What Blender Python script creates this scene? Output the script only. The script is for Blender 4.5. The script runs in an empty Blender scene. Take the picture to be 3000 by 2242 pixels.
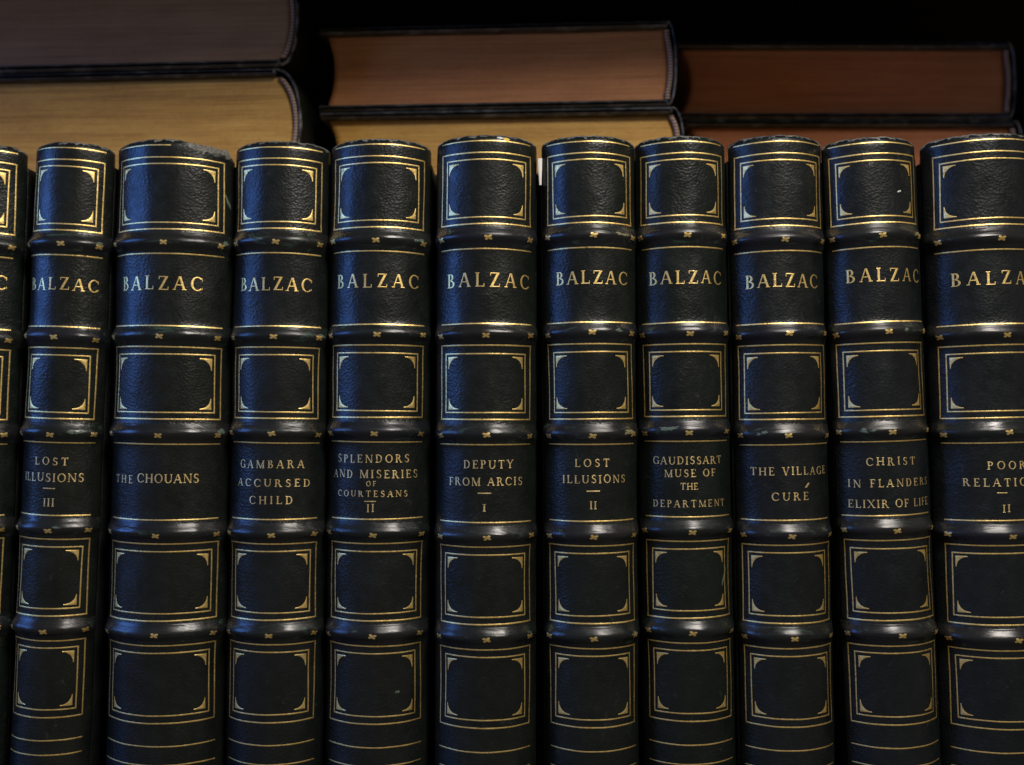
import bpy, math, random
from mathutils import Vector

random.seed(7)
scene = bpy.context.scene
COL = scene.collection
MM = 0.001

# ------------------------------------------------------------------ camera
cam_d = bpy.data.cameras.new('camera')
cam = bpy.data.objects.new('camera', cam_d)
COL.objects.link(cam)
cam.location = (0.0, -0.326, 0.125)
cam.rotation_euler = (math.radians(91.3), 0.0, 0.0)
cam_d.sensor_width = 36.0
cam_d.lens = 35.85
cam_d.clip_start = 0.01
cam_d.clip_end = 20.0
cam_d.dof.use_dof = True
cam_d.dof.focus_distance = 0.328
cam_d.dof.aperture_fstop = 4.8
scene.camera = cam

# ------------------------------------------------------------------ world, lamps, exposure
world = bpy.data.worlds.new('World')
scene.world = world
world.use_nodes = True
wbg = world.node_tree.nodes['Background']
# dim warm light thrown back by the room
wbg.inputs[0].default_value = (1.0, 0.90, 0.80, 1.0)
wbg.inputs[1].default_value = 0.14

def area(name, loc, target, sx, sy, power, color, shape='RECTANGLE'):
    d = bpy.data.lights.new(name, 'AREA')
    d.shape = shape
    d.size = sx
    d.size_y = sy
    d.energy = power
    d.color = color
    o = bpy.data.objects.new(name, d)
    COL.objects.link(o)
    o.location = loc
    o.rotation_euler = (Vector(target) - Vector(loc)).to_track_quat('-Z', 'Y').to_euler()
    return o

# dusk daylight from a tall window to the left, a lamp above and to the right
area('window_light', (-1.33, -0.32, 0.125 + 0.45), (-0.02, 0.0, 0.48), 0.68, 0.72, 15.0, (0.105, 0.30, 1.0))
area('lamp_light', (0.25, -0.45, 0.67), (0.0, 0.02, 0.16), 0.26, 0.26, 6.8, (1.0, 0.92, 0.84), 'ELLIPSE')

scene.view_settings.view_transform = 'Standard'
scene.view_settings.look = 'None'
scene.view_settings.exposure = 0.0
scene.view_settings.gamma = 1.0
scene.view_settings.use_curve_mapping = False
scene.cycles.max_bounces = 5
scene.cycles.caustics_reflective = False

# ------------------------------------------------------------------ materials
class NT:
    def __init__(self, name):
        self.m = bpy.data.materials.new(name)
        self.m.use_nodes = True
        self.t = self.m.node_tree
        self.b = self.t.nodes['Principled BSDF']
    def n(self, kind, **kw):
        x = self.t.nodes.new(kind)
        for k, v in kw.items():
            setattr(x, k, v)
        return x
    def l(self, a, b):
        self.t.links.new(a, b)
    def coords(self, scale=(1, 1, 1), rot=(0, 0, 0)):
        """object coordinates, shifted by a random amount for each object"""
        tc = self.n('ShaderNodeTexCoord')
        oi = self.n('ShaderNodeObjectInfo')
        mul = self.n('ShaderNodeVectorMath', operation='SCALE')
        mul.inputs[0].default_value = (1.7, 2.3, 3.1)
        self.l(oi.outputs['Random'], mul.inputs['Scale'])
        add = self.n('ShaderNodeVectorMath', operation='ADD')
        self.l(tc.outputs['Object'], add.inputs[0])
        self.l(mul.outputs[0], add.inputs[1])
        mp = self.n('ShaderNodeMapping')
        mp.inputs['Scale'].default_value = scale
        mp.inputs['Rotation'].default_value = rot
        self.l(add.outputs[0], mp.inputs[0])
        return mp.outputs[0]
    def noise(self, vec, scale, detail=4.0, rough=0.55, dist=0.0):
        x = self.n('ShaderNodeTexNoise')
        x.inputs['Scale'].default_value = scale
        x.inputs['Detail'].default_value = detail
        x.inputs['Roughness'].default_value = rough
        x.inputs['Distortion'].default_value = dist
        self.l(vec, x.inputs['Vector'])
        return x.outputs['Fac']
    def ramp(self, fac, stops):
        r = self.n('ShaderNodeValToRGB')
        e = r.color_ramp.elements
        e[0].position, e[0].color = stops[0][0], stops[0][1]
        e[1].position, e[1].color = stops[-1][0], stops[-1][1]
        for p, c in stops[1:-1]:
            k = e.new(p)
            k.color = c
        self.l(fac, r.inputs[0])
        return r.outputs[0]
    def mix(self, fac, a, b):
        x = self.n('ShaderNodeMix', data_type='RGBA')
        for s, v in ((0, fac), (6, a), (7, b)):
            if hasattr(v, 'is_linked'):
                self.l(v, x.inputs[s])
            else:
                x.inputs[s].default_value = v
        return x.outputs[2]
    def math(self, op, a, b):
        x = self.n('ShaderNodeMath', operation=op)
        for s, v in ((0, a), (1, b)):
            if hasattr(v, 'is_linked'):
                self.l(v, x.inputs[s])
            else:
                x.inputs[s].default_value = v
        return x.outputs[0]
    def bump(self, h, strength, dist, prev=None):
        x = self.n('ShaderNodeBump')
        x.inputs['Strength'].default_value = strength
        x.inputs['Distance'].default_value = dist
        self.l(h, x.inputs['Height'])
        if prev is not None:
            self.l(prev, x.inputs['Normal'])
        return x.outputs[0]

def g(v, a=1.0):
    return (v, v, v, a)

def leather(name, scuff, rough, grain, wear_lo, wear_hi, lowb=0.16, stretch=1.0, base_a=(0.0032, 0.0046, 0.0040, 1), base_b=(0.0070, 0.0090, 0.0078, 1), wear_scale=260.0, rvar=0.07):
    t = NT(name)
    v = t.coords()
    vs = t.coords((stretch, 1.0, 1.25), (0.0, 0.5 if stretch == 1.0 else 0.0, 0.0))
    cloud = t.noise(v, 60.0, 6.0, 0.65)
    base = t.ramp(cloud, [(0.3, base_a), (0.7, base_b)])
    # each skin took the dye a little differently
    oi = t.n('ShaderNodeObjectInfo')
    hue = t.ramp(oi.outputs['Random'], [(0.0, (0.75, 0.95, 0.90, 1)), (0.5, (1.15, 1.1, 1.0, 1)), (1.0, (0.95, 1.0, 1.25, 1))])
    mul = t.n('ShaderNodeMix', data_type='RGBA', blend_type='MULTIPLY')
    mul.inputs[0].default_value = 1.0
    t.l(base, mul.inputs[6])
    t.l(hue, mul.inputs[7])
    wn = t.noise(t.coords((stretch, 1.0, 1.0)), wear_scale, 7.0, 0.72, 0.6)
    wm = t.ramp(wn, [(wear_lo, g(0)), (wear_hi, g(1))])
    col = t.mix(wm, mul.outputs[2], scuff)
    t.l(col, t.b.inputs['Base Color'])
    rn = t.noise(t.coords((stretch, 1.0, 1.0)), 240.0, 5.0, 0.7)
    rr = t.ramp(rn, [(0.32, g(rough - rvar)), (0.68, g(rough + rvar))])
    t.l(rr, t.b.inputs['Roughness'])
    t.b.inputs['IOR'].default_value = 1.39
    vo = t.n('ShaderNodeTexVoronoi', feature='SMOOTH_F1')
    vo.inputs['Scale'].default_value = 1050.0
    vo.inputs['Smoothness'].default_value = 0.3
    t.l(vs, vo.inputs['Vector'])
    cr = t.noise(vs, 900.0, 5.0, 0.65, 0.8)
    # the grain is plump in places and pressed flat in others
    patch = t.ramp(t.noise(v, 75.0, 4.0), [(0.35, g(0.45)), (0.65, g(1.15))])
    h = t.math('MULTIPLY', t.math('ADD', vo.outputs['Distance'], t.math('MULTIPLY', cr, 0.75)), patch)
    low = t.noise(v, 95.0, 3.0)
    b1 = t.bump(low, lowb, 0.0006)
    t.l(t.bump(h, grain, 0.00030, b1), t.b.inputs['Normal'])
    return t.m

M_SPINE = leather('green_black_leather', (0.030, 0.036, 0.032, 1), 0.37, 0.33, 0.61, 0.78)
M_BAND = leather('rubbed_band_leather', (0.040, 0.075, 0.052, 1), 0.29, 0.18, 0.58, 0.72, 0.22, 0.10, (0.0055, 0.0065, 0.0066, 1), (0.0125, 0.0130, 0.0135, 1), 330.0, 0.12)
M_BOARD = leather('board_leather', (0.035, 0.042, 0.036, 1), 0.48, 0.35, 0.60, 0.78)
M_FLATBOARD = leather('scuffed_board_leather', (0.13, 0.135, 0.135, 1), 0.42, 0.35, 0.50, 0.66, 0.16, 0.6, (0.018, 0.0205, 0.0235, 1), (0.034, 0.037, 0.041, 1))
M_CAP = leather('frayed_cap_leather', (0.17, 0.17, 0.15, 1), 0.50, 0.6, 0.40, 0.60, 0.3, 0.35, (0.012, 0.014, 0.013, 1), (0.030, 0.032, 0.029, 1), 420.0)
M_RIM = leather('rubbed_edge_leather', (0.16, 0.16, 0.145, 1), 0.45, 0.75, 0.44, 0.66)

def gilt(name, col_a, col_b, rough, lo, hi):
    t = NT(name)
    v = t.coords()
    n1 = t.noise(v, 900.0, 3.0)
    col = t.ramp(n1, [(0.32, col_a), (0.62, col_b)])
    w = t.math('ADD', t.math('MULTIPLY', t.noise(v, 1500.0, 4.0, 0.65), 0.6), t.math('MULTIPLY', t.noise(v, 150.0, 4.0, 0.6), 0.4))
    wm = t.ramp(w, [(lo, g(0)), (hi, g(1))])
    colw = t.mix(wm, (0.035, 0.030, 0.018, 1), col)
    t.l(colw, t.b.inputs['Base Color'])
    t.l(wm, t.b.inputs['Metallic'])
    t.b.inputs['Roughness'].default_value = rough
    t.l(t.bump(n1, 0.5, 0.00018), t.b.inputs['Normal'])
    return t.m

M_GILT = gilt('gold_tooling', (0.84, 0.55, 0.15, 1), (1.0, 0.79, 0.33, 1), 0.47, 0.33, 0.45)
M_GILT_DULL = gilt('worn_gold_lettering', (0.70, 0.50, 0.20, 1), (0.98, 0.78, 0.38, 1), 0.52, 0.36, 0.49)

def pages(name, ca, cb, cc):
    """leaf edges: fine broken lines, thicker gatherings, and brown blotches of age"""
    t = NT(name)
    fine = t.noise(t.coords((22.0, 9.0, 2600.0)), 1.0, 4.0, 0.75, 0.4)
    wide = t.noise(t.coords((9.0, 14.0, 420.0)), 1.0, 5.0, 0.65, 0.8)
    cloud = t.noise(t.coords((1.0, 1.0, 2.2)), 38.0, 6.0, 0.7)
    speck = t.noise(t.coords((1.0, 1.0, 1.6)), 900.0, 3.0, 0.7)
    lines = t.math('ADD', t.math('MULTIPLY', fine, 0.40), t.math('MULTIPLY', wide, 0.24))
    mixed = t.math('ADD', lines, t.math('ADD', t.math('MULTIPLY', cloud, 0.24), t.math('MULTIPLY', speck, 0.12)))
    col = t.ramp(mixed, [(0.41, ca), (0.5, cb), (0.59, cc)])
    t.l(col, t.b.inputs['Base Color'])
    t.b.inputs['Roughness'].default_value = 0.6
    t.b.inputs['Specular IOR Level'].default_value = 0.3
    t.l(t.bump(t.math('ADD', fine, t.math('MULTIPLY', wide, 0.8)), 0.6, 0.0004), t.b.inputs['Normal'])
    return t.m

M_PAGE_TAN = pages('tan_page_edges', (0.27, 0.138, 0.028, 1), (0.41, 0.230, 0.050, 1), (0.53, 0.325, 0.080, 1))
M_PAGE_GREY = pages('grey_brown_page_edges', (0.22, 0.122, 0.056, 1), (0.30, 0.172, 0.082, 1), (0.37, 0.22, 0.110, 1))
M_PAGE_BROWN = pages('brown_page_edges', (0.30, 0.122, 0.044, 1), (0.42, 0.178, 0.064, 1), (0.50, 0.230, 0.088, 1))
M_PAGE_RED = pages('red_brown_page_edges', (0.28, 0.098, 0.038, 1), (0.38, 0.140, 0.054, 1), (0.45, 0.175, 0.070, 1))

def headband_mat():
    t = NT('striped_headband')
    v = t.coords((1, 1, 1))
    w = t.n('ShaderNodeTexWave', bands_direction='Z')
    w.inputs['Scale'].default_value = 270.0
    w.inputs['Distortion'].default_value = 0.6
    t.l(v, w.inputs['Vector'])
    col = t.ramp(w.outputs['Fac'], [(0.35, (0.10, 0.045, 0.035, 1)), (0.65, (0.34, 0.25, 0.17, 1))])
    t.l(col, t.b.inputs['Base Color'])
    t.b.inputs['Roughness'].default_value = 0.7
    return t.m
M_HEADBAND = headband_mat()

def plain(name, ca, cb, scale, rough, stretch=(1, 1, 1), bump=0.2):
    t = NT(name)
    n1 = t.noise(t.coords(stretch), scale, 5.0)
    t.l(t.ramp(n1, [(0.3, ca), (0.7, cb)]), t.b.inputs['Base Color'])
    t.b.inputs['Roughness'].default_value = rough
    t.l(t.bump(n1, bump, 0.0004), t.b.inputs['Normal'])
    return t.m
M_WOOD = plain('dark_stained_wood', (0.016, 0.009, 0.006, 1), (0.034, 0.019, 0.012, 1), 30.0, 0.5, (1.0, 6.0, 6.0))
M_PAPER = plain('white_paper', (0.66, 0.64, 0.62, 1), (0.78, 0.76, 0.73, 1), 400.0, 0.8)
M_FIBRE = plain('torn_leather_fibre', (0.035, 0.036, 0.032, 1), (0.20, 0.19, 0.165, 1), 1500.0, 0.85, (1, 1, 1), 0.9)
M_GREEN = plain('green_scuff', (0.022, 0.042, 0.032, 1), (0.085, 0.125, 0.090, 1), 1800.0, 0.7)
M_OLIVE = plain('olive_scuff', (0.05, 0.055, 0.025, 1), (0.20, 0.19, 0.085, 1), 1800.0, 0.6)
M_FLECK = plain('pale_fleck', (0.32, 0.36, 0.36, 1), (0.60, 0.62, 0.60, 1), 1800.0, 0.7)
M_YELLOW = plain('exposed_gold_fleck', (0.50, 0.32, 0.05, 1), (0.62, 0.44, 0.10, 1), 1500.0, 0.5)

# ------------------------------------------------------------------ object helpers
def obj(name, verts, faces, mat, parent=None, smooth=True):
    used = sorted({i for f in faces for i in f})
    if len(used) < len(verts):
        idx = {k: n for n, k in enumerate(used)}
        verts = [verts[k] for k in used]
        faces = [tuple(idx[i] for i in f) for f in faces]
    me = bpy.data.meshes.new(name)
    me.from_pydata([tuple(v) for v in verts], [], faces)
    me.validate()
    if smooth:
        me.polygons.foreach_set('use_smooth', [True] * len(me.polygons))
    me.materials.append(mat)
    o = bpy.data.objects.new(name, me)
    COL.objects.link(o)
    if parent is not None:
        o.parent = parent
    return o

def thing(name, label, cat, loc, rot=(0, 0, 0), group=None):
    o = bpy.data.objects.new(name, None)
    o.empty_display_size = 0.01
    COL.objects.link(o)
    o.location = loc
    o.rotation_euler = rot
    o['label'] = label
    o['category'] = cat
    if group:
        o['group'] = group
    return o

def rounded_box(x0, x1, y0, y1, z0, z1, r):
    """a closed box whose long edges are chamfered in two steps"""
    prof = []
    k = 4
    for cx, cz, a0 in ((x1 - r, z1 - r, 0), (x0 + r, z1 - r, 90), (x0 + r, z0 + r, 180), (x1 - r, z0 + r, 270)):
        for i in range(k + 1):
            a = math.radians(a0 + 90.0 * i / k)
            prof.append((cx + r * math.cos(a), cz + r * math.sin(a), math.cos(a), math.sin(a)))
    n = len(prof)
    rows = [(y0, r), (y0 + r * 0.3, r * 0.3), (y0 + r, 0.0), (y1 - r, 0.0), (y1 - r * 0.3, r * 0.3), (y1, r)]
    V, F = [], []
    for y, ins in rows:
        for px, pz, nx, nz in prof:
            V.append((px - nx * ins, y, pz - nz * ins))
    for j in range(len(rows) - 1):
        for i in range(n):
            a, b = j * n + i, j * n + (i + 1) % n
            F.append((a, b, b + n, a + n))
    F.append(tuple(range(n)))
    F.append(tuple(reversed(range((len(rows) - 1) * n, len(rows) * n))))
    return V, F

# ------------------------------------------------------------------ the bookcase
case = thing('bookcase', 'dark stained wooden bookcase whose back shows black behind the books', 'bookcase', (0, 0.27, -0.02))
for zz, nm in ((0.0, 'shelf_and_shade_board'), (0.3155, 'shelf_and_shade_board')):  # lower board is the shelf; upper one is added out of view to shade the stacks
    V, F = rounded_box(-0.60, 0.60, -0.282 if zz == 0.0 else -0.304, -0.001, zz, zz + 0.02, 0.0015)
    obj(nm, V, F, M_WOOD, case)
V, F = rounded_box(-0.60, 0.60, 0.0, 0.012, -0.02, 0.40, 0.001)
obj('back_panel', V, F, M_WOOD, case)
for sx in (-0.60, 0.60):
    V, F = rounded_box(min(sx, sx * 1.03), max(sx, sx * 1.03), -0.29, 0.012, -0.021, 0.401, 0.0015)
    obj('side_panel', V, F, M_WOOD, case)

# ------------------------------------------------------------------ upright books
# one row per book, in millimetres: place on the shelf, lean in degrees, set-back, half width of
# the spine, half width of the gold frames along the curve, heights of the five raised bands,
# height of the head, and the lettering (kind, words, from, to along the curve, baseline, cap height)
ROWS = [
{'x': -185.22, 'lean': 1.47, 'y': 9.5, 'hw': 14.46, 'fa': 15.01, 'bands': [178.64, 147.74, 115.92, 84.69, 52.09], 'head': 211.35, 'text': [('a', 'BALZAC', -8.33, 13.34, 163.85, 4.64)]},
{'x': -154.63, 'lean': 1.88, 'y': 9, 'hw': 12.61, 'fa': 13.09, 'bands': [178.86, 148.01, 116.24, 84.9, 52.05], 'head': 211.68, 'text': [('a', 'BALZAC', -13.21, 12.56, 163.22, 4.06), ('t', 'LOST', -5.72, 5.26, 105.59, 2.51), ('t', 'ILLUSIONS', -11.01, 10.31, 100.15, 2.75), ('d', '', -2.41, 1.6, 97.91, 0.0), ('t', 'III', -2.13, 1.55, 92.0, 2.65)]},
{'x': -116.08, 'lean': 0.72, 'y': 5.5, 'hw': 19.12, 'fa': 19.85, 'bands': [178.6, 148.07, 116.03, 83.68, 51.18], 'head': 212.3, 'text': [('a', 'BALZAC', -15.79, 12.89, 162.74, 4.53), ('t', 'THE', -17.44, -9.08, 99.61, 2.58), ('t', 'CHOUANS', -7.22, 12.9, 99.9, 2.87)]},
{'x': -79.33, 'lean': 0.65, 'y': 5.5, 'hw': 15.17, 'fa': 15.75, 'bands': [178.9, 147.77, 116.33, 83.68, 51.48], 'head': 211.69, 'text': [('a', 'BALZAC', -13.08, 12.35, 162.58, 4.29), ('t', 'GAMBARA', -11.91, 10.69, 104.66, 2.58), ('t', 'ACCURSED', -12.75, 12.79, 98.68, 2.43), ('t', 'CHILD', -7.43, 7.02, 93.05, 2.56)]},
{'x': -44.96, 'lean': 0.29, 'y': 4, 'hw': 16.19, 'fa': 16.81, 'bands': [179.1, 148.41, 116.67, 84.02, 51.37], 'head': 212.05, 'text': [('a', 'BALZAC', -14.62, 14.73, 163.44, 4.44), ('t', 'SPLENDORS', -13.56, 11.57, 106.53, 2.57), ('t', 'AND MISERIES', -16.05, 14.71, 101.57, 2.58), ('t', 'OF', -2.66, 0.51, 98.99, 1.57), ('t', 'COURTESANS', -13.41, 10.98, 95.53, 1.96), ('d', '', -3.24, 0.55, 94.06, 0.0), ('t', 'II', -2.44, -0.02, 90.64, 2.53)]},
{'x': -8.82, 'lean': 0.13, 'y': 0, 'hw': 15.79, 'fa': 16.39, 'bands': [179.33, 148.13, 115.89, 83.35, 51.25], 'head': 212.2, 'text': [('a', 'BALZAC', -13.65, 15.69, 163.0, 4.54), ('t', 'DEPUTY', -7.0, 9.26, 104.95, 2.58), ('t', 'FROM ARCIS', -12.5, 12.7, 99.43, 2.54), ('d', '', -2.33, 1.96, 97.02, 0.0), ('t', 'I', -0.83, 0.35, 91.21, 2.36)]},
{'x': 26.27, 'lean': -0.31, 'y': 0, 'hw': 14.84, 'fa': 15.41, 'bands': [179.78, 148.72, 116.03, 83.79, 51.54], 'head': 212.05, 'text': [('a', 'BALZAC', -11.88, 13.11, 164.06, 4.22), ('t', 'LOST', -5.66, 5.64, 105.45, 2.51), ('t', 'ILLUSIONS', -9.87, 11.51, 100.25, 2.53), ('d', '', -1.98, 2.32, 97.68, -0.0), ('t', 'II', -0.99, 1.23, 91.94, 2.5)]},
{'x': 58.37, 'lean': -0.78, 'y': 2, 'hw': 14.6, 'fa': 15.15, 'bands': [180.41, 148.72, 117.01, 85.0, 52.85], 'head': 212.43, 'text': [('a', 'BALZAC', -12.26, 13.59, 164.34, 4.25), ('t', 'GAUDISSART', -11.98, 11.82, 106.2, 2.46), ('t', 'MUSE OF', -7.95, 8.96, 102.13, 2.39), ('t', 'THE', -2.93, 2.74, 98.1, 2.08), ('t', 'DEPARTMENT', -12.25, 13.0, 92.4, 2.24)]},
{'x': 90.36, 'lean': -0.93, 'y': 1.5, 'hw': 15.32, 'fa': 15.91, 'bands': [178.99, 148.38, 115.84, 83.89, 51.2], 'head': 212.6, 'text': [('a', 'BALZAC', -12.5, 13.1, 163.19, 4.39), ('t', 'THE VILLAGE', -12.1, 15.17, 102.71, 2.55), ('t', 'CURE', -5.51, 6.57, 94.66, 2.52), ('t', "'", 5.28, 7.04, 98.66, 1.48)]},
{'x': 124.79, 'lean': -1.91, 'y': 1, 'hw': 15.26, 'fa': 15.84, 'bands': [180.24, 149.09, 117.04, 85.57, 52.19], 'head': 212.01, 'text': [('a', 'BALZAC', -11.47, 15.68, 165.02, 4.26), ('t', 'CHRIST', -7.56, 8.88, 106.0, 2.45), ('t', 'IN FLANDERS', -13.59, 15.43, 99.02, 2.48), ('t', 'ELIXIR OF LIFE', -13.71, 15.5, 92.47, 2.55)]},
{'x': 160.51, 'lean': -1.38, 'y': 0, 'hw': 18.93, 'fa': 19.65, 'bands': [179.04, 148.28, 116.77, 84.08, 50.96], 'head': 212.8, 'text': [('a', 'BALZAC', -14.8, 14.61, 163.96, 4.23), ('t', 'POOR', -5.97, 6.4, 104.71, 2.51), ('t', 'RELATIONS', -13.35, 12.75, 99.32, 2.53), ('d', '', -3.32, -0.32, 97.24, 0.0), ('t', 'II', -1.83, 0.5, 91.06, 2.36)]},

]
HALF_ANGLE = math.radians(58)
T_BANDS = ROWS[5]['bands']
T_LINES = dict(head=210.15, f1=(206.36, 204.19, 185.52, 183.36), r1=175.31, r2=151.23, f2=(144.25, 141.73, 122.63, 120.56),
               r3=112.44, r4=87.68, f3=(79.88, 77.38, 57.72, 55.38), f4=(47.47, 44.99, 24.98, 22.5), foot=(15.07, 9.0))

class Spine:
    def __init__(self, row, seed, flank):
        self.rnd = random.Random(seed)
        self.hw = row['hw']
        self.R = self.hw / math.sin(HALF_ANGLE)
        self.S0 = self.R * HALF_ANGLE
        self.r2 = max(0.4, min(4.0, flank / 0.152))
        self.S = self.S0 + self.r2 * math.radians(30)
        self.fa = row['fa']
        self.bands = row['bands']
        self.H = row['head']
        self.ph = [self.rnd.uniform(0, 6.28) for _ in range(8)]
        self.bh = [1.62 * self.rnd.uniform(0.92, 1.08) for _ in range(5)]
        self.bt = [self.rnd.uniform(-0.012, 0.012) for _ in range(5)]
        self.notch = None
    def zmap(self, z):
        a, b = T_BANDS, self.bands
        if z >= a[0]:
            return b[0] + (z - a[0]) * (self.H - b[0] - 0.2) / (212.0 - a[0])
        for i in range(4):
            if a[i] >= z >= a[i + 1]:
                f = (z - a[i + 1]) / (a[i] - a[i + 1])
                return b[i + 1] + f * (b[i] - b[i + 1])
        return b[4] + (z - a[4])
    def off(self, s, z):
        o = 0.0
        for i, zb in enumerate(self.bands):
            d = z - zb - self.bt[i] * s
            if abs(d) < 9:
                edge = max(0.0, min(1.0, (self.S - abs(s)) / 6.5))
                o += (self.bh[i] * math.exp(-(d / 2.3) ** 2) + 0.22 * math.exp(-(d / 4.6) ** 2)) * (0.12 + 0.88 * edge * (2 - edge))
        p = self.ph
        o += 0.10 * math.sin(z * 0.11 + p[0] + s * 0.13) + 0.06 * math.sin(z * 0.27 + p[1] - s * 0.31) + 0.05 * math.sin(s * 0.7 + p[2] + z * 0.05)
        # the head and foot round inwards over the cap
        for e in (self.H - z, z):
            if e < 2.6:
                q = max(0.0, 1.0 - e / 2.6)
                o -= 1.6 * q ** 2.6
        return o
    def P(self, s, z, extra=0.0):
        e = self.off(s, z) + extra
        if abs(s) <= self.S0:
            a = s / self.R
            x, y = self.R * math.sin(a), self.R - self.R * math.cos(a)
        else:
            sg = 1 if s > 0 else -1
            d = (abs(s) - self.S0) / self.r2
            a = HALF_ANGLE + d
            x = self.hw + self.r2 * (math.sin(a) - math.sin(HALF_ANGLE))
            y = self.R * (1 - math.cos(HALF_ANGLE)) + self.r2 * (math.cos(HALF_ANGLE) - math.cos(a))
            x, a = x * sg, a * sg
        return Vector((x + e * math.sin(a), y - e * math.cos(a), z)) * MM
    def top(self, s):
        p = self.ph
        u = s / self.S
        t = self.H + 0.35 + 0.22 * math.sin(s * 0.9 + p[3]) + 0.14 * math.sin(s * 2.1 + p[4]) + 0.09 * math.sin(s * 4.3 + p[5])
        t -= 1.9 * (max(0.0, abs(u) - 0.70) / 0.30) ** 2.2
        if self.notch:
            c0, c1, d = self.notch
            if u > c0:
                q = min(1.0, (u - c0) / (c1 - c0))
                q = q * q * (3 - 2 * q)
                t -= d * q + 0.25 * q * math.sin(s * 3.7) + 0.15 * q * math.sin(s * 8.1 + 1)
        return t

def spine_mesh(sp):
    NX = 44
    zs = [0.0, 0.3, 0.7, 1.2, 1.8, 2.4]
    z = 3.2
    while z < sp.H - 3.0:
        zs.append(z)
        near = min(abs(z - b) for b in sp.bands)
        z += 0.45 if near < 6.5 else 1.0
    base_n = len(zs)
    tops = [0.0, 0.25, 0.5, 0.7, 0.82, 0.91, 1.0]
    V, F = [], []
    def column(s, depth):
        col = []
        tp = sp.top(s)
        for zz in zs:
            col.append(sp.P(s, min(zz, tp - 3.4 + 0.002 * zz), -depth))
        z0 = min(zs[-1], tp - 3.0)
        for q in tops[1:]:
            col.append(sp.P(s, z0 + (tp - z0) * q, -depth))
        return col
    nrow = base_n + len(tops) - 1
    for i in range(NX + 1):
        s = -sp.S + 2 * sp.S * i / NX
        V += column(s, 0.0)
    inner0 = len(V)
    for i in range(NX + 1):
        s = -sp.S + 2 * sp.S * i / NX
        V += column(s, 1.3)
    for i in range(NX):
        for j in range(nrow - 1):
            a = i * nrow + j
            b = (i + 1) * nrow + j
            F.append((a, b, b + 1, a + 1))
            a += inner0
            b += inner0
            F.append((a, a + 1, b + 1, b))
        for j in (0, nrow - 1):
            a, b = i * nrow + j, (i + 1) * nrow + j
            q = (a, b, b + inner0, a + inner0)
            F.append(q if j else tuple(reversed(q)))
    for i in (0, NX):
        for j in range(nrow - 1):
            a = i * nrow + j
            q = (a, a + 1, a + 1 + inner0, a + inner0)
            F.append(q if i == 0 else tuple(reversed(q)))
    return V, F

def band_mesh(sp, k):
    NX, NZ = 44, 26
    V, F = [], []
    zc = sp.bands[k]
    for i in range(NX + 1):
        s = (-sp.S + 2 * sp.S * i / NX) * 1.0
        for j in range(NZ + 1):
            d = -3.6 + 7.2 * j / NZ
            e = 0.035 if abs(d) < 3.3 else -0.10
            V.append(sp.P(s, zc + sp.bt[k] * s + d, e))
    for i in range(NX):
        for j in range(NZ):
            a = i * (NZ + 1) + j
            b = a + NZ + 1
            F.append((a, b, b + 1, a + 1))
    return V, F

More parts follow.
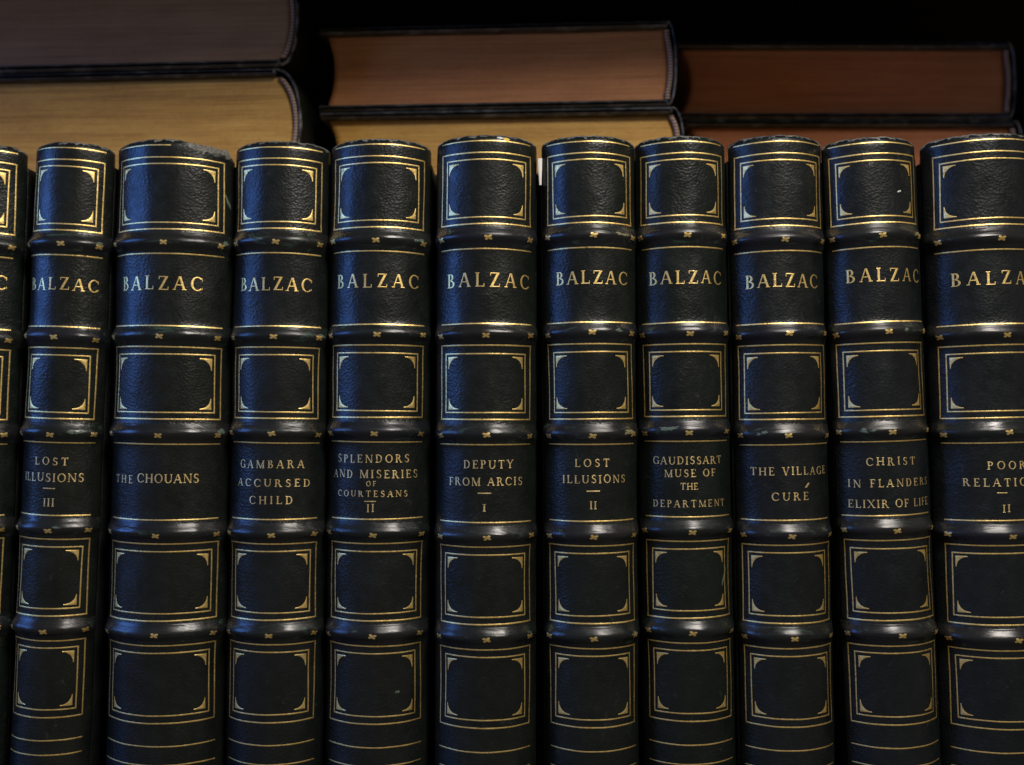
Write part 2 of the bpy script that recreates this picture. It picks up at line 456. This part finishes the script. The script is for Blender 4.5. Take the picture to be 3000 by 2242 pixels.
class Tool:
    """gold tooling: flat shapes in (distance along the curve, height) laid on a spine"""
    def __init__(self, sp, base=0.085):
        self.sp, self.base = sp, base
        self.V, self.F = [], []
        self.k = 0
    def pt(self, s, z, e=0.0):
        self.V.append(self.sp.P(s, z, self.base + self.k * 0.005 + e))
        return len(self.V) - 1
    def strip(self, pts, w, ridge=0.05):
        """a ridged line of width w through pts (already finely spaced), mitred at corners"""
        self.k += 1
        n = len(pts)
        closed = pts[0] == pts[-1]
        if closed:
            n -= 1
        rows = []
        for i in range(n):
            p = pts[i]
            a = pts[(i - 1) % n] if (closed or i > 0) else None
            b = pts[(i + 1) % n] if (closed or i < n - 1) else None
            def nrm(u, v):
                dx, dz = v[0] - u[0], v[1] - u[1]
                L = math.hypot(dx, dz)
                return (-dz / L, dx / L)
            if a is None:
                nx, nz = nrm(p, b)
                m = 1.0
            elif b is None:
                nx, nz = nrm(a, p)
                m = 1.0
            else:
                n1, n2 = nrm(a, p), nrm(p, b)
                nx, nz = n1[0] + n2[0], n1[1] + n2[1]
                L = math.hypot(nx, nz)
                nx, nz = nx / L, nz / L
                m = 1.0 / max(0.5, nx * n1[0] + nz * n1[1])
            ww = w * self.sp.rnd.uniform(0.88, 1.1) * 0.5 * m
            rows.append((self.pt(p[0] + nx * ww, p[1] + nz * ww), self.pt(p[0], p[1], ridge), self.pt(p[0] - nx * ww, p[1] - nz * ww)))
        for i in range(n if closed else n - 1):
            r0, r1 = rows[i], rows[(i + 1) % n]
            self.F.append((r0[0], r1[0], r1[1], r0[1]))
            self.F.append((r0[1], r1[1], r1[2], r0[2]))
    def line(self, s0, z0, s1, z1, w, step=0.6):
        n = max(2, int(math.hypot(s1 - s0, z1 - z0) / step))
        self.strip([(s0 + (s1 - s0) * i / n, z0 + (z1 - z0) * i / n) for i in range(n + 1)], w)
    def rect(self, s0, z0, s1, z1, w):
        c = [(s0, z0), (s1, z0), (s1, z1), (s0, z1)]
        j = [(x + self.sp.rnd.uniform(-.17, .17), y + self.sp.rnd.uniform(-.14, .14)) for x, y in c]
        pts = []
        for i in range(4):
            a, b = j[i], j[(i + 1) % 4]
            n = max(4, int(math.hypot(b[0] - a[0], b[1] - a[1]) / 0.6))
            pts += [(a[0] + (b[0] - a[0]) * q / n, a[1] + (b[1] - a[1]) * q / n) for q in range(n)]
        pts.append(pts[0])
        self.strip(pts, w)
    def quadgrid(self, f, nu, nv, e=0.0, ridge=0.0):
        """f(u, v) -> (s, z) over the unit square"""
        self.k += 1
        ids = [[self.pt(*f(i / nu, j / nv), e + ridge * (1 - (2 * i / nu - 1) ** 2)) for j in range(nv + 1)] for i in range(nu + 1)]
        for i in range(nu):
            for j in range(nv):
                self.F.append((ids[i][j], ids[i + 1][j], ids[i + 1][j + 1], ids[i][j + 1]))
    def corner(self, s, z, dx, dz, ax, az, tip):
        """a spandrel ornament: two arms along the frame, hollowed on its inner side"""
        def f(u, v):
            ph = v * math.pi / 2
            # inner curve: quarter ellipse about the far corner
            ix, iz = ax - (ax - tip) * math.sin(ph), az - (az - tip) * math.cos(ph)
            if v <= 0.5:
                ox, oz = ix * 1.0, 0.0
                ox = ax + (0.0 - ax) * (v / 0.5)
            else:
                ox, oz = 0.0, az * (v - 0.5) / 0.5
            return (s + dx * (ox + (ix - ox) * u), z + dz * (oz + (iz - oz) * u))
        self.quadgrid(f, 4, 12, ridge=0.05)
    def star(self, s, z, rx, rz, rot):
        self.k += 1
        n = 32
        c = self.pt(s, z, 0.10)
        ring = []
        for i in range(n):
            a = 2 * math.pi * i / n
            r = 0.42 + 0.62 * abs(math.sin(2 * a)) ** 1.1
            x, y = r * math.cos(a), r * math.sin(a)
            x, y = x * math.cos(rot) - y * math.sin(rot), x * math.sin(rot) + y * math.cos(rot)
            ring.append(self.pt(s + x * rx, z + y * rz, 0.02))
        for i in range(n):
            self.F.append((c, ring[i], ring[(i + 1) % n]))
    def build(self, name, mat, parent):
        return obj(name, self.V, self.F, mat, parent)

# ---- a small roman capital alphabet: (p) slanted stem, (b) bar, (a) swelling arc; unit cap height
TK, TN, SF = 0.150, 0.070, 0.075
def stem(x, y0=0.0, y1=1.0, w=TK, s0=True, s1=True):
    L = [('p', x, y0, x, y1, w)]
    if s0: L.append(('b', x - SF, x + w + SF, y0, y0 + 0.055))
    if s1: L.append(('b', x - SF, x + w + SF, y1 - 0.055, y1))
    return L
def foot(x, w, y):
    return [('b', x - SF, x + w + SF, y - (0.0 if y < 0.5 else 0.055), y + (0.055 if y < 0.5 else 0.0))]
G = {}
G['A'] = (0.86, [('p', 0.02, 0, 0.37, 1, TN), ('p', 0.67, 0, 0.36, 1, TK), ('b', 0.17, 0.66, 0.33, 0.39)] + foot(0.02, TN, 0) + foot(0.67, TK, 0))
G['B'] = (0.70, stem(0.08) + [('a', 0.30, 0.755, 0.26, 0.245, -90, 90), ('b', 0.1, 0.31, 0.945, 1.0), ('a', 0.33, 0.265, 0.33, 0.265, -90, 90), ('b', 0.1, 0.34, 0.0, 0.055), ('b', 0.1, 0.34, 0.49, 0.54)])
G['C'] = (0.86, [('a', 0.48, 0.5, 0.46, 0.52, 48, 315), ('p', 0.78, 0.70, 0.78, 0.93, 0.06), ('p', 0.79, 0.10, 0.79, 0.24, 0.05)])
G['D'] = (0.84, stem(0.08) + [('a', 0.36, 0.5, 0.44, 0.5, -90, 90), ('b', 0.1, 0.37, 0.945, 1.0), ('b', 0.1, 0.37, 0.0, 0.055)])
G['E'] = (0.68, stem(0.08) + [('b', 0.1, 0.62, 0.94, 1.0), ('b', 0.1, 0.64, 0.0, 0.06), ('b', 0.1, 0.48, 0.48, 0.54), ('p', 0.58, 0.80, 0.58, 1.0, 0.05), ('p', 0.61, 0.0, 0.63, 0.2, 0.05), ('p', 0.44, 0.41, 0.44, 0.61, 0.045)])
G['F'] = (0.62, stem(0.08) + [('b', 0.1, 0.60, 0.94, 1.0), ('b', 0.1, 0.46, 0.47, 0.53), ('p', 0.56, 0.78, 0.56, 1.0, 0.05), ('p', 0.43, 0.40, 0.43, 0.60, 0.045)])
G['G'] = (0.90, [('a', 0.48, 0.5, 0.46, 0.52, 48, 330), ('p', 0.78, 0.70, 0.78, 0.93, 0.06), ('p', 0.73, 0.04, 0.73, 0.44, TK), ('b', 0.63, 0.95, 0.40, 0.45)])
G['H'] = (0.92, stem(0.08) + stem(0.70) + [('b', 0.2, 0.72, 0.47, 0.53)])
G['I'] = (0.34, stem(0.095))
G['L'] = (0.66, stem(0.08) + [('b', 0.1, 0.62, 0.0, 0.06), ('p', 0.59, 0.0, 0.61, 0.24, 0.05)])
G['M'] = (1.08, stem(0.08, w=TN, s1=False) + stem(0.86, s1=False) + [('p', 0.52, 0, 0.08, 1, TK), ('p', 0.53, 0, 0.92, 1, TN), ('b', 0.0, 0.22, 0.945, 1.0), ('b', 0.88, 1.08, 0.945, 1.0)])
G['N'] = (0.92, stem(0.10, w=TN, s1=False) + stem(0.78, w=TN, s0=False) + [('p', 0.70, 0, 0.06, 1, TK), ('b', 0.0, 0.2, 0.945, 1.0)])
G['O'] = (0.94, [('a', 0.47, 0.5, 0.46, 0.52, 0, 360)])
G['P'] = (0.66, stem(0.08) + [('a', 0.32, 0.73, 0.30, 0.27, -90, 90), ('b', 0.1, 0.33, 0.945, 1.0), ('b', 0.1, 0.33, 0.46, 0.51)])
G['R'] = (0.84, stem(0.08) + [('a', 0.32, 0.745, 0.29, 0.255, -90, 90), ('b', 0.1, 0.33, 0.945, 1.0), ('b', 0.1, 0.33, 0.49, 0.54), ('p', 0.66, 0, 0.34, 0.52, TK)] + foot(0.66, TK, 0))
G['S'] = (0.66, [('a', 0.33, 0.745, 0.26, 0.265, 40, 270), ('a', 0.33, 0.265, 0.29, 0.285, -140, 90), ('p', 0.52, 0.76, 0.52, 0.97, 0.05), ('p', 0.06, 0.04, 0.06, 0.25, 0.05)])
G['T'] = (0.80, stem(0.325, s1=False) + [('b', 0.02, 0.78, 0.94, 1.0), ('p', 0.02, 0.76, 0.02, 1.0, 0.05), ('p', 0.73, 0.76, 0.73, 1.0, 0.05)])
G['U'] = (0.88, stem(0.08, 0.3, 1.0, s0=False) + stem(0.73, 0.3, 1.0, TN, s0=False) + [('a', 0.44, 0.33, 0.36, 0.35, 180, 360)])
G['V'] = (0.86, [('p', 0.36, 0, 0.06, 1, TK), ('p', 0.41, 0, 0.74, 1, TN)] + foot(0.06, TK, 1) + foot(0.74, TN, 1))
G['X'] = (0.86, [('p', 0.68, 0, 0.04, 1, TK), ('p', 0.04, 0, 0.72, 1, TN)] + foot(0.68, TK, 0) + foot(0.04, TN, 0) + foot(0.04, TK, 1) + foot(0.72, TN, 1))
G['Y'] = (0.84, stem(0.345, 0, 0.5, s1=False) + [('p', 0.345, 0.46, 0.04, 1, TK), ('p', 0.40, 0.46, 0.72, 1, TN)] + foot(0.04, TK, 1) + foot(0.72, TN, 1))
G['Z'] = (0.76, [('b', 0.06, 0.70, 0.94, 1.0), ('b', 0.04, 0.72, 0.0, 0.06), ('p', 0.04, 0, 0.54, 1, TK + 0.02), ('p', 0.05, 0.78, 0.05, 1.0, 0.05), ('p', 0.67, 0.0, 0.69, 0.24, 0.05)])
G["'"] = (0.60, [('p', 0.0, 0, 0.40, 1, 0.25)])
G[' '] = (0.38, [])

def letter(tool, ch, s, z, hx, hz, bold):
    for st in G[ch][1]:
        if st[0] == 'p':
            _, x0, y0, x1, y1, w = st
            w2 = w * bold
            x0, x1 = x0 - (w2 - w) / 2, x1 - (w2 - w) / 2
            tool.quadgrid(lambda u, v: (s + hx * (x0 + (x1 - x0) * v + w2 * u), z + hz * (y0 + (y1 - y0) * v)), 2, 5, ridge=0.03)
        elif st[0] == 'b':
            _, x0, x1, y0, y1 = st
            e = (y1 - y0) * (bold - 1) / 2
            y0, y1 = y0 - e, y1 + e
            tool.quadgrid(lambda u, v: (s + hx * (x0 + (x1 - x0) * v), z + hz * (y0 + (y1 - y0) * u)), 2, max(2, int((x1 - x0) * hx / 0.5)), ridge=0.035)
        else:
            _, cx, cy, rx, ry, a0, a1 = st
            def f(u, v):
                a = math.radians(a0 + (a1 - a0) * v)
                ix, iy = rx - TK * bold, ry - TN * bold
                return (s + hx * (cx + (rx + (ix - rx) * u) * math.cos(a)), z + hz * (cy + (ry + (iy - ry) * u) * math.sin(a)))
            tool.quadgrid(f, 2, max(8, int(abs(a1 - a0) / 15)), ridge=0.035)

def write(tool, words, s0, s1, z, h, bold, wide=0.0):
    """spread the words from s0 to s1 with even letter spacing"""
    rnd = tool.sp.rnd
    tot = sum(G[c][0] for c in words)
    gaps = len(words) - 1
    hx = h
    room = (s1 - s0) / h
    if gaps == 0:
        hx = h * room / tot
        sp_ = 0.0
    else:
        sp_ = (room - tot) / gaps
        if sp_ < 0.04:
            k = room / (tot + 0.04 * gaps)
            hx = h * k
            sp_ = 0.04
        elif sp_ > 0.42:
            k = min(1.15, room / (tot + 0.42 * gaps))
            hx = h * k
            sp_ = (room / k - tot) / gaps
    x = s0
    for c in words:
        tool.k = 0
        letter(tool, c, x, z + rnd.uniform(-0.035, 0.035) * h, hx, h * rnd.uniform(0.98, 1.02), bold)
        x += (G[c][0] + sp_) * hx

LABELS = [
    'black leather book cut off by the left edge of the photo, gold C showing',
    'narrow black leather book titled Lost Illusions with the roman numeral III',
    'widest whole black leather book, torn at its head, titled The Chouans',
    'black leather book titled in three lines with Accursed Child as its last words',
    'black leather book titled Splendors and Miseries of Courtesans with the numeral II',
    'black leather book titled Deputy from Arcis, its head rubbed to white and yellow',
    'black leather book titled Lost Illusions with the roman numeral II',
    'black leather book with a green scratch, titled Muse of the Department',
    'black leather book titled The Village Cure between two books with longer titles',
    'black leather book with a white fleck near its head, titled Elixir of Life',
    'wide black leather book cut off by the right edge of the photo, titled Poor Relations',
]

def world_half_gap(i):
    out = []
    for a, b in ((i - 1, i), (i, i + 1)):
        if a < 0 or b > 10:
            out.append(1.0)
            continue
        A, B = ROWS[a], ROWS[b]
        gs = []
        for z in (0.0, 105.0, 208.0):
            xa = A['x'] + math.tan(math.radians(A['lean'])) * z + A['hw']
            xb = B['x'] + math.tan(math.radians(B['lean'])) * z - B['hw']
            gs.append(xb - xa)
        out.append(max(0.12, min(gs) / 2 - 0.08))
    return out

def fleck(sp, name, mat, parent, s, z, pts, e=0.10):
    V = [sp.P(s, z, e + 0.05)]
    n = len(pts)
    for q in (0.35, 0.7, 1.0):
        for x, y in pts:
            V.append(sp.P(s + x * q, z + y * q, e + 0.03 * (1 - q)))
    F = [(0, 1 + i, 1 + (i + 1) % n) for i in range(n)]
    for r in range(2):
        for i in range(n):
            a, b = 1 + r * n + i, 1 + r * n + (i + 1) % n
            F.append((a, a + n, b + n, b))
    return obj(name, V, F, mat, parent)

def blob(rnd, rx, rz, n=14, rough=0.35, tilt=0.0):
    out = []
    for i in range(n):
        a = 2 * math.pi * i / n
        r = 1 + rnd.uniform(-rough, rough)
        x, y = rx * r * math.cos(a), rz * r * math.sin(a)
        out.append((x * math.cos(tilt) - y * math.sin(tilt), x * math.sin(tilt) + y * math.cos(tilt)))
    return out

DEPTH = 152.0
BOARD_H = 206.4
# rubbed places on the raised bands: book, band, position across the spine (-1 .. 1), half length, half height, colour
BAND_SCUFFS = [
    (1, 2, 0.55, 2.2, 0.9, 'G'), (1, 3, 0.20, 1.2, 0.6, 'G'), (1, 0, 0.85, 1.4, 0.9, 'G'), (2, 2, 0.97, 1.6, 1.3, 'G'), (2, 0, 0.98, 1.3, 1.2, 'G'),
    (3, 1, 0.92, 1.8, 0.9, 'G'), (3, 0, -0.35, 1.8, 0.6, 'G'), (4, 0, 0.80, 1.7, 0.8, 'G'), (4, 3, -0.60, 0.7, 0.5, 'G'),
    (6, 0, 0.62, 2.4, 0.9, 'O'), (6, 1, 0.60, 2.0, 0.8, 'G'), (6, 2, 0.80, 2.6, 1.0, 'O'), (6, 4, 0.85, 1.2, 0.7, 'O'),
    (7, 2, -0.45, 3.0, 0.9, 'G'), (8, 2, -0.50, 1.6, 0.8, 'G'), (9, 0, 0.80, 1.8, 0.8, 'O'), (9, 1, 0.45, 1.5, 0.7, 'G'), (9, 2, -0.40, 1.9, 0.8, 'G'),
]
for i, row in enumerate(ROWS):
    rnd = random.Random(100 + i)
    gl, gr = world_half_gap(i)
    sp = Spine(row, 40 + i, min(gl, gr))
    sp.H += (0.9, 0.7)[i] if i < 2 else 0.0
    if i == 2:
        sp.notch = (0.12, 0.55, 3.4)
    root = thing('upright_book', LABELS[i], 'book', (row['x'] * MM, row['y'] * MM, 0.0), (0, math.radians(row['lean']), 0), 'upright leather books in the front row')
    V, F = spine_mesh(sp)
    spine = obj('spine', V, F, M_SPINE, root)
    for k in range(5):
        V, F = band_mesh(sp, k)
        band = obj('raised_band', V, F, M_BAND, root)
        t = Tool(sp, 0.10)
        for u, q in ((-0.93, 0), (0.02, 1), (0.90, 2)):
            sx = u * sp.fa + rnd.uniform(-0.5, 0.5)
            t.star(sx, sp.bands[k] - 0.45 + sp.bt[k] * sx + rnd.uniform(-0.35, 0.25), 1.35, 0.92, rnd.uniform(-0.25, 0.25))
        t.build('star_tooling', M_GILT, band)
        for bi, bk, u, rx, rz, c in BAND_SCUFFS:
            if (bi, bk) == (i, k):
                for m in range(3):
                    fleck(sp, 'scuff_mark', M_OLIVE if c == 'O' else M_GREEN, band, u * sp.fa + rnd.uniform(-0.7, 0.7) * rx,
                          sp.bands[k] + 0.35 + rnd.uniform(-0.5, 0.5) * rz, blob(rnd, rx * rnd.uniform(0.3, 0.6), rz * rnd.uniform(0.35, 0.6), 18, 0.5, rnd.uniform(-0.3, 0.3)), 0.055 + 0.008 * m)
    # gold frames with corner ornaments
    fa = sp.fa
    for key in ('f1', 'f2', 'f3', 'f4'):
        z3, z2, z1, z0 = [sp.zmap(z) for z in T_LINES[key]]
        t = Tool(sp)
        t.rect(-fa + .1, z0, fa - .1, z3, 0.43)
        ins = 2.35
        t.rect(-fa + ins, z1, fa - ins, z2, 0.41)
        gx, gz = 1.05, 1.05
        t.k = 3
        for dx in (-1, 1):
            for dz in (-1, 1):
                t.k = 3
                t.corner(dx * (fa - ins - gx) + rnd.uniform(-.12, .12), (z2 - gz) if dz > 0 else (z1 + gz), -dx, -dz, 3.9 + rnd.uniform(-.25, .25), 3.7 + rnd.uniform(-.25, .25), 0.30)
        t.build('gilt_frame', M_GILT, spine)
    for key in ('head', 'r1', 'r2', 'r3', 'r4'):
        z = sp.zmap(T_LINES[key])
        t = Tool(sp)
        a0, a1 = -fa - rnd.uniform(-.3, .4), fa + rnd.uniform(-.3, .4)
        if i == 2 and key == 'head':
            a1 = fa * 0.10
        t.line(a0, z + rnd.uniform(-.15, .15), a1, z + rnd.uniform(-.15, .15), 0.40)
        t.build('gilt_rule', M_GILT, spine)
    for z in T_LINES['foot']:
        t = Tool(sp)
        zz = z + (row['bands'][4] - T_BANDS[4]) + (1.2 if (i == 1 and z < 10) else 0.0)
        t.line(-fa - .3, zz + rnd.uniform(-.2, .2), fa + .3, zz + rnd.uniform(-.2, .2), 0.40)
        t.build('gilt_rule', M_GILT, spine)
    # lettering
    for kind, words, s0, s1, z, h in row['text']:
        t = Tool(sp)
        if kind == 'a':
            write(t, words, max(s0, 1.0 - fa), s1, z, h, 1.05)
            t.build('author_lettering', M_GILT, spine)
        elif kind == 'd':
            t.line(s0, z, s1, z, 0.32)
            t.build('title_dash', M_GILT_DULL, spine)
        else:
            write(t, words, max(s0, 1.0 - fa), s1, z, h, 1.0)
            t.build('title_lettering', M_GILT_DULL, spine)
    # boards and leaves
    yb = sp.R * (1 - math.cos(HALF_ANGLE)) + sp.r2 * 0.48 + 0.3
    gl, gr = min(gl, 0.8), min(gr, 0.8)
    for sgn, gap in ((-1, gl), (1, gr)):
        xo = sgn * (sp.hw + gap)
        xi = xo - sgn * 2.8
        V, F = rounded_box(min(xo, xi) * MM, max(xo, xi) * MM, yb * MM, (yb + DEPTH) * MM, 0.6 * MM, BOARD_H * MM, 0.55 * MM)
        obj('cover_board', V, F, M_BOARD, root)
    V, F = rounded_box((-sp.hw - gl + 3.0) * MM, (sp.hw + gr - 3.0) * MM, (yb - 1.0) * MM, (yb + DEPTH - 4) * MM, 3.5 * MM, (BOARD_H - 3.2) * MM, 0.4 * MM)
    obj('page_block', V, F, M_PAGE_TAN, root)
    # rubbed head of the spine: a thin worn rim along the top edge
    V, F = [], []
    n = 60
    u0, u1 = (-0.98, 0.98)
    for q in range(n + 1):
        s = sp.S * (u0 + (u1 - u0) * q / n)
        tp = sp.top(s)
        hgt = 0.55 + 0.35 * math.sin(s * 1.3 + sp.ph[6]) + 0.3 * math.sin(s * 3.1 + sp.ph[7])
        hgt = max(0.15, hgt)
        V += [sp.P(s, tp - hgt - 0.25, 0.0), sp.P(s, tp - hgt * 0.7, 0.07), sp.P(s, tp - hgt * 0.3, 0.10), sp.P(s, tp + 0.06, 0.02), sp.P(s, tp + 0.08, -0.8)]
    for q in range(n):
        for j in range(4):
            a = q * 5 + j
            F.append((a, a + 5, a + 6, a + 1))
    obj('head_cap', V, F, M_CAP, root)
    if i == 2:
        V, F = [], []
        n = 40
        for q in range(n + 1):
            u = 0.16 + 0.74 * q / n
            s = sp.S * u
            tp = sp.top(s)
            full = sp.H - 0.6 - 0.9 * (u - 0.16) / 0.74
            ht = full + 0.25 * math.sin(s * 2.2) + 0.2 * math.sin(s * 5.1 + 2)
            for j in range(7):
                w = j / 6
                z = tp - 1.0 + (ht - tp + 1.0) * w
                V.append(sp.P(s, min(z, sp.H - 2.3), -0.35 - 0.5 * w + 0.16 * math.sin(s * 3.3 + w * 7) + 0.12 * math.sin(s * 7.7 - w * 9)) + Vector((0, 0, max(0.0, z - (sp.H - 2.3)) * MM)))
        for q in range(n):
            for j in range(6):
                a = q * 7 + j
                F.append((a, a + 7, a + 8, a + 1))
        obj('torn_lining', V, F, M_FIBRE, root)
        fleck(sp, 'scuff_mark', M_GREEN, spine, sp.fa + 1.4, 193.5, blob(rnd, 0.45, 2.6, 14, 0.3, 0.5))
    if i == 4:
        fleck(sp, 'scuff_mark', M_GREEN, spine, 8.2, 32.6, blob(rnd, 0.95, 0.55, 12, 0.5))
    if i == 5:
        fleck(sp, 'head_fleck', M_YELLOW, spine, 6.8, sp.H - 1.2, blob(rnd, 1.0, 0.75, 12, 0.25), 0.16)
        fleck(sp, 'head_fleck', M_FLECK, spine, 4.6, sp.H - 0.9, blob(rnd, 1.1, 0.42, 12, 0.35), 0.17)
    if i == 7:
        fleck(sp, 'scuff_mark', M_GREEN, spine, 12.2, 69.0, blob(rnd, 0.42, 3.0, 16, 0.35, -0.35))
    if i == 9:
        fleck(sp, 'white_fleck', M_FLECK, spine, 7.0, 194.2, [(-0.8, -0.25), (-0.5, -0.35), (0.6, -0.15), (0.9, 0.3), (0.5, 0.38), (-0.3, 0.2)])
        fleck(sp, 'pale_smudge', M_RIM, spine, -2.2, 203.0, blob(rnd, 1.1, 1.3, 12, 0.4))

# ------------------------------------------------------------------ slip of paper in the row
slip = thing('paper_slip', 'small white paper slip standing in the gap between two upright books', 'paper slip', (9.25 * MM, 8.0 * MM, 197.6 * MM))
V, F = [], []
prof = [(0.0, -0.25, 0.45), (2.4, -0.38, 0.50), (4.8, -0.55, 0.58), (6.6, -0.68, 0.64), (8.8, -0.74, 0.68)]
for z, a, b in prof:
    for y in (0.0, 1.2):
        V += [Vector((a, y, z)) * MM, Vector(((a + b) / 2, y - 0.15, z)) * MM, Vector((b, y, z)) * MM]
for j in range(len(prof) - 1):
    o = j * 6
    for k in range(2):
        F.append((o + k, o + k + 1, o + k + 7, o + k + 6))
        F.append((o + k + 3, o + k + 9, o + k + 10, o + k + 4))
    F.append((o, o + 6, o + 9, o + 3))
    F.append((o + 2, o + 5, o + 11, o + 8))
F += [(0, 3, 4, 1), (1, 4, 5, 2)]
o = (len(prof) - 1) * 6
F += [(o, o + 1, o + 4, o + 3), (o + 1, o + 2, o + 5, o + 4)]
obj('paper_sheet', V, F, M_PAPER, slip, smooth=False)

# ------------------------------------------------------------------ books lying flat on the row
def flat_book(label, x0, x1, y, z0, th, yaw, bulge, hollow, page_mat, length=182.0, sq=3.0, board=2.6):
    """lies on its side, spine to the right, head towards the viewer; x0 fore edge of the boards, x1 joint"""
    root = thing('flat_book', label, 'book', (x1 * MM, y * MM, z0 * MM), (0, 0, math.radians(yaw)), 'books lying flat on top of the row')
    W = x1 - x0
    rnd = random.Random(int(abs(x0) * 10 + z0))
    for zb in (0.0, th - board):
        V, F = rounded_box(-W * MM, 0.8 * MM, 0.0, length * MM, zb * MM, (zb + board) * MM, 0.9 * MM)
        obj('cover_board', V, F, M_FLATBOARD, root)
    # spine: a curved shell that runs from board to board
    prof = []
    n = 22
    for i in range(n + 1):
        a = -math.pi / 2 + math.pi * i / n
        prof.append((0.4 + bulge * math.cos(a) ** 0.85 if math.cos(a) > 0 else 0.4, th / 2 + (th / 2) * math.sin(a), math.cos(a), math.sin(a)))
    rows = [(0.9, 1.1, 1), (0.25, 0.85, 1), (0.0, 0.55, 1), (0.2, 0.15, 1), (1.2, 0.0, 1), (2.5, 0.0, 1), (length, 0.0, 1), (length, 1.2, 1)]
    V, F = [], []
    for yy, ins, _ in rows:
        for px, pz, nx, nz in prof:
            V.append(Vector((px - nx * ins, yy, pz - nz * ins)) * MM)
    m = n + 1
    for j in range(len(rows) - 1):
        for i in range(n):
            a = j * m + i
            F.append((a, a + m, a + m + 1, a + 1))
    for i in range(n):
        a, b = (len(rows) - 1) * m + i, i
        F.append((a, b, b + 1, a + 1))
    nf = 4 * n
    obj('spine', V, F[nf:-n], M_BOARD, root)
    obj('spine_cap', V, F[:nf], M_RIM, root)
    # leaves: hollow fore edge on the left, rounded back on the right
    NZ, NXp = 40, 60
    pz0, pz1 = board + 0.05, th - board - 0.05
    V, F = [], []
    for yy in (sq, length - sq):
        for j in range(NZ + 1):
            t = -1 + 2 * j / NZ
            z = pz0 + (pz1 - pz0) * j / NZ
            xl = -W + sq + hollow * (1 - t * t)
            xr = max(0.1, 0.4 + bulge * math.sqrt(max(0.0, 1 - (t * 0.94) ** 2)) - 3.2)
            xl += 0.12 * math.sin(j * 1.9) + rnd.uniform(-0.1, 0.1)
            for i in range(NXp + 1):
                x = xl + (xr - xl) * i / NXp
                wob = 0.12 * math.sin(j * 2.3 + x * 0.05) + rnd.uniform(-0.05, 0.05)
                V.append(Vector((x, yy + (wob if yy < 50 else 0), z)) * MM)
    L = (NZ + 1) * (NXp + 1)
    for j in range(NZ):
        for i in range(NXp):
            a = j * (NXp + 1) + i
            b = a + NXp + 1
            F.append((a, a + 1, b + 1, b))
            F.append((a + L, b + L, b + 1 + L, a + 1 + L))
    for j in range(NZ):
        for i in (0, NXp):
            a = j * (NXp + 1) + i
            b = a + NXp + 1
            F.append((a, b, b + L, a + L) if i == 0 else (a, a + L, b + L, b))
    for i in range(NXp):
        for j in (0, NZ):
            a = j * (NXp + 1) + i
            F.append((a, a + L, a + 1 + L, a + 1) if j == 0 else (a, a + 1, a + 1 + L, a + L))
    obj('page_block', V, F, page_mat, root)
    # headband: a cord along the back of the leaves
    V, F = [], []
    nn, mm_ = 40, 8
    for i in range(nn + 1):
        t = -0.97 + 1.94 * i / nn
        z = pz0 + (pz1 - pz0) * (t + 1) / 2
        x = max(0.5, 0.4 + bulge * math.sqrt(max(0.0, 1 - (t * 0.94) ** 2)) - 2.3)
        for k in range(mm_):
            a = 2 * math.pi * k / mm_
            V.append(Vector((x + 1.0 * math.cos(a), sq - 0.9 + 1.0 * math.sin(a), z)) * MM)
    for i in range(nn):
        for k in range(mm_):
            a, b = i * mm_ + k, i * mm_ + (k + 1) % mm_
            F.append((a, b, b + mm_, a + mm_))
    F.append(tuple(range(mm_)))
    F.append(tuple(reversed(range(nn * mm_, (nn + 1) * mm_))))
    obj('headband', V, F, M_HEADBAND, root)
    return root

B0 = 206.7
flat_book('dark flat book with the brightest tan page edges, lower of the left pair', -217, -85.6, 36.5, B0, 39.4, -4.0, 10.0, 4.0, M_PAGE_TAN)
flat_book('dark flat book with dim brown page edges, upper of the left pair', -214, -83.5, 35.0, B0 + 39.5, 36.0, -4.0, 7.0, 4.0, M_PAGE_GREY)
flat_book('dark flat book in the middle showing a strip of tan page edges above the row', -71, 57.0, 38.0, B0, 25.9, -3.5, 4.6, 3.0, M_PAGE_TAN)
flat_book('dark flat book with brown page edges and hollow fore edge, upper in the middle', -71.5, 55.5, 38.0, B0 + 26.0, 31.2, -3.5, 3.6, 2.6, M_PAGE_BROWN)
flat_book('dark flat book at the right showing only a thin strip of red brown page edges', 66, 192, 62.0, B0, 27.9, 0.0, 4.0, 3.0, M_PAGE_RED)
flat_book('dark flat book with dim red brown page edges at the right above the thin strip', 62.5, 190, 62.0, B0 + 28.0, 30.2, 0.0, 3.2, 3.4, M_PAGE_RED)
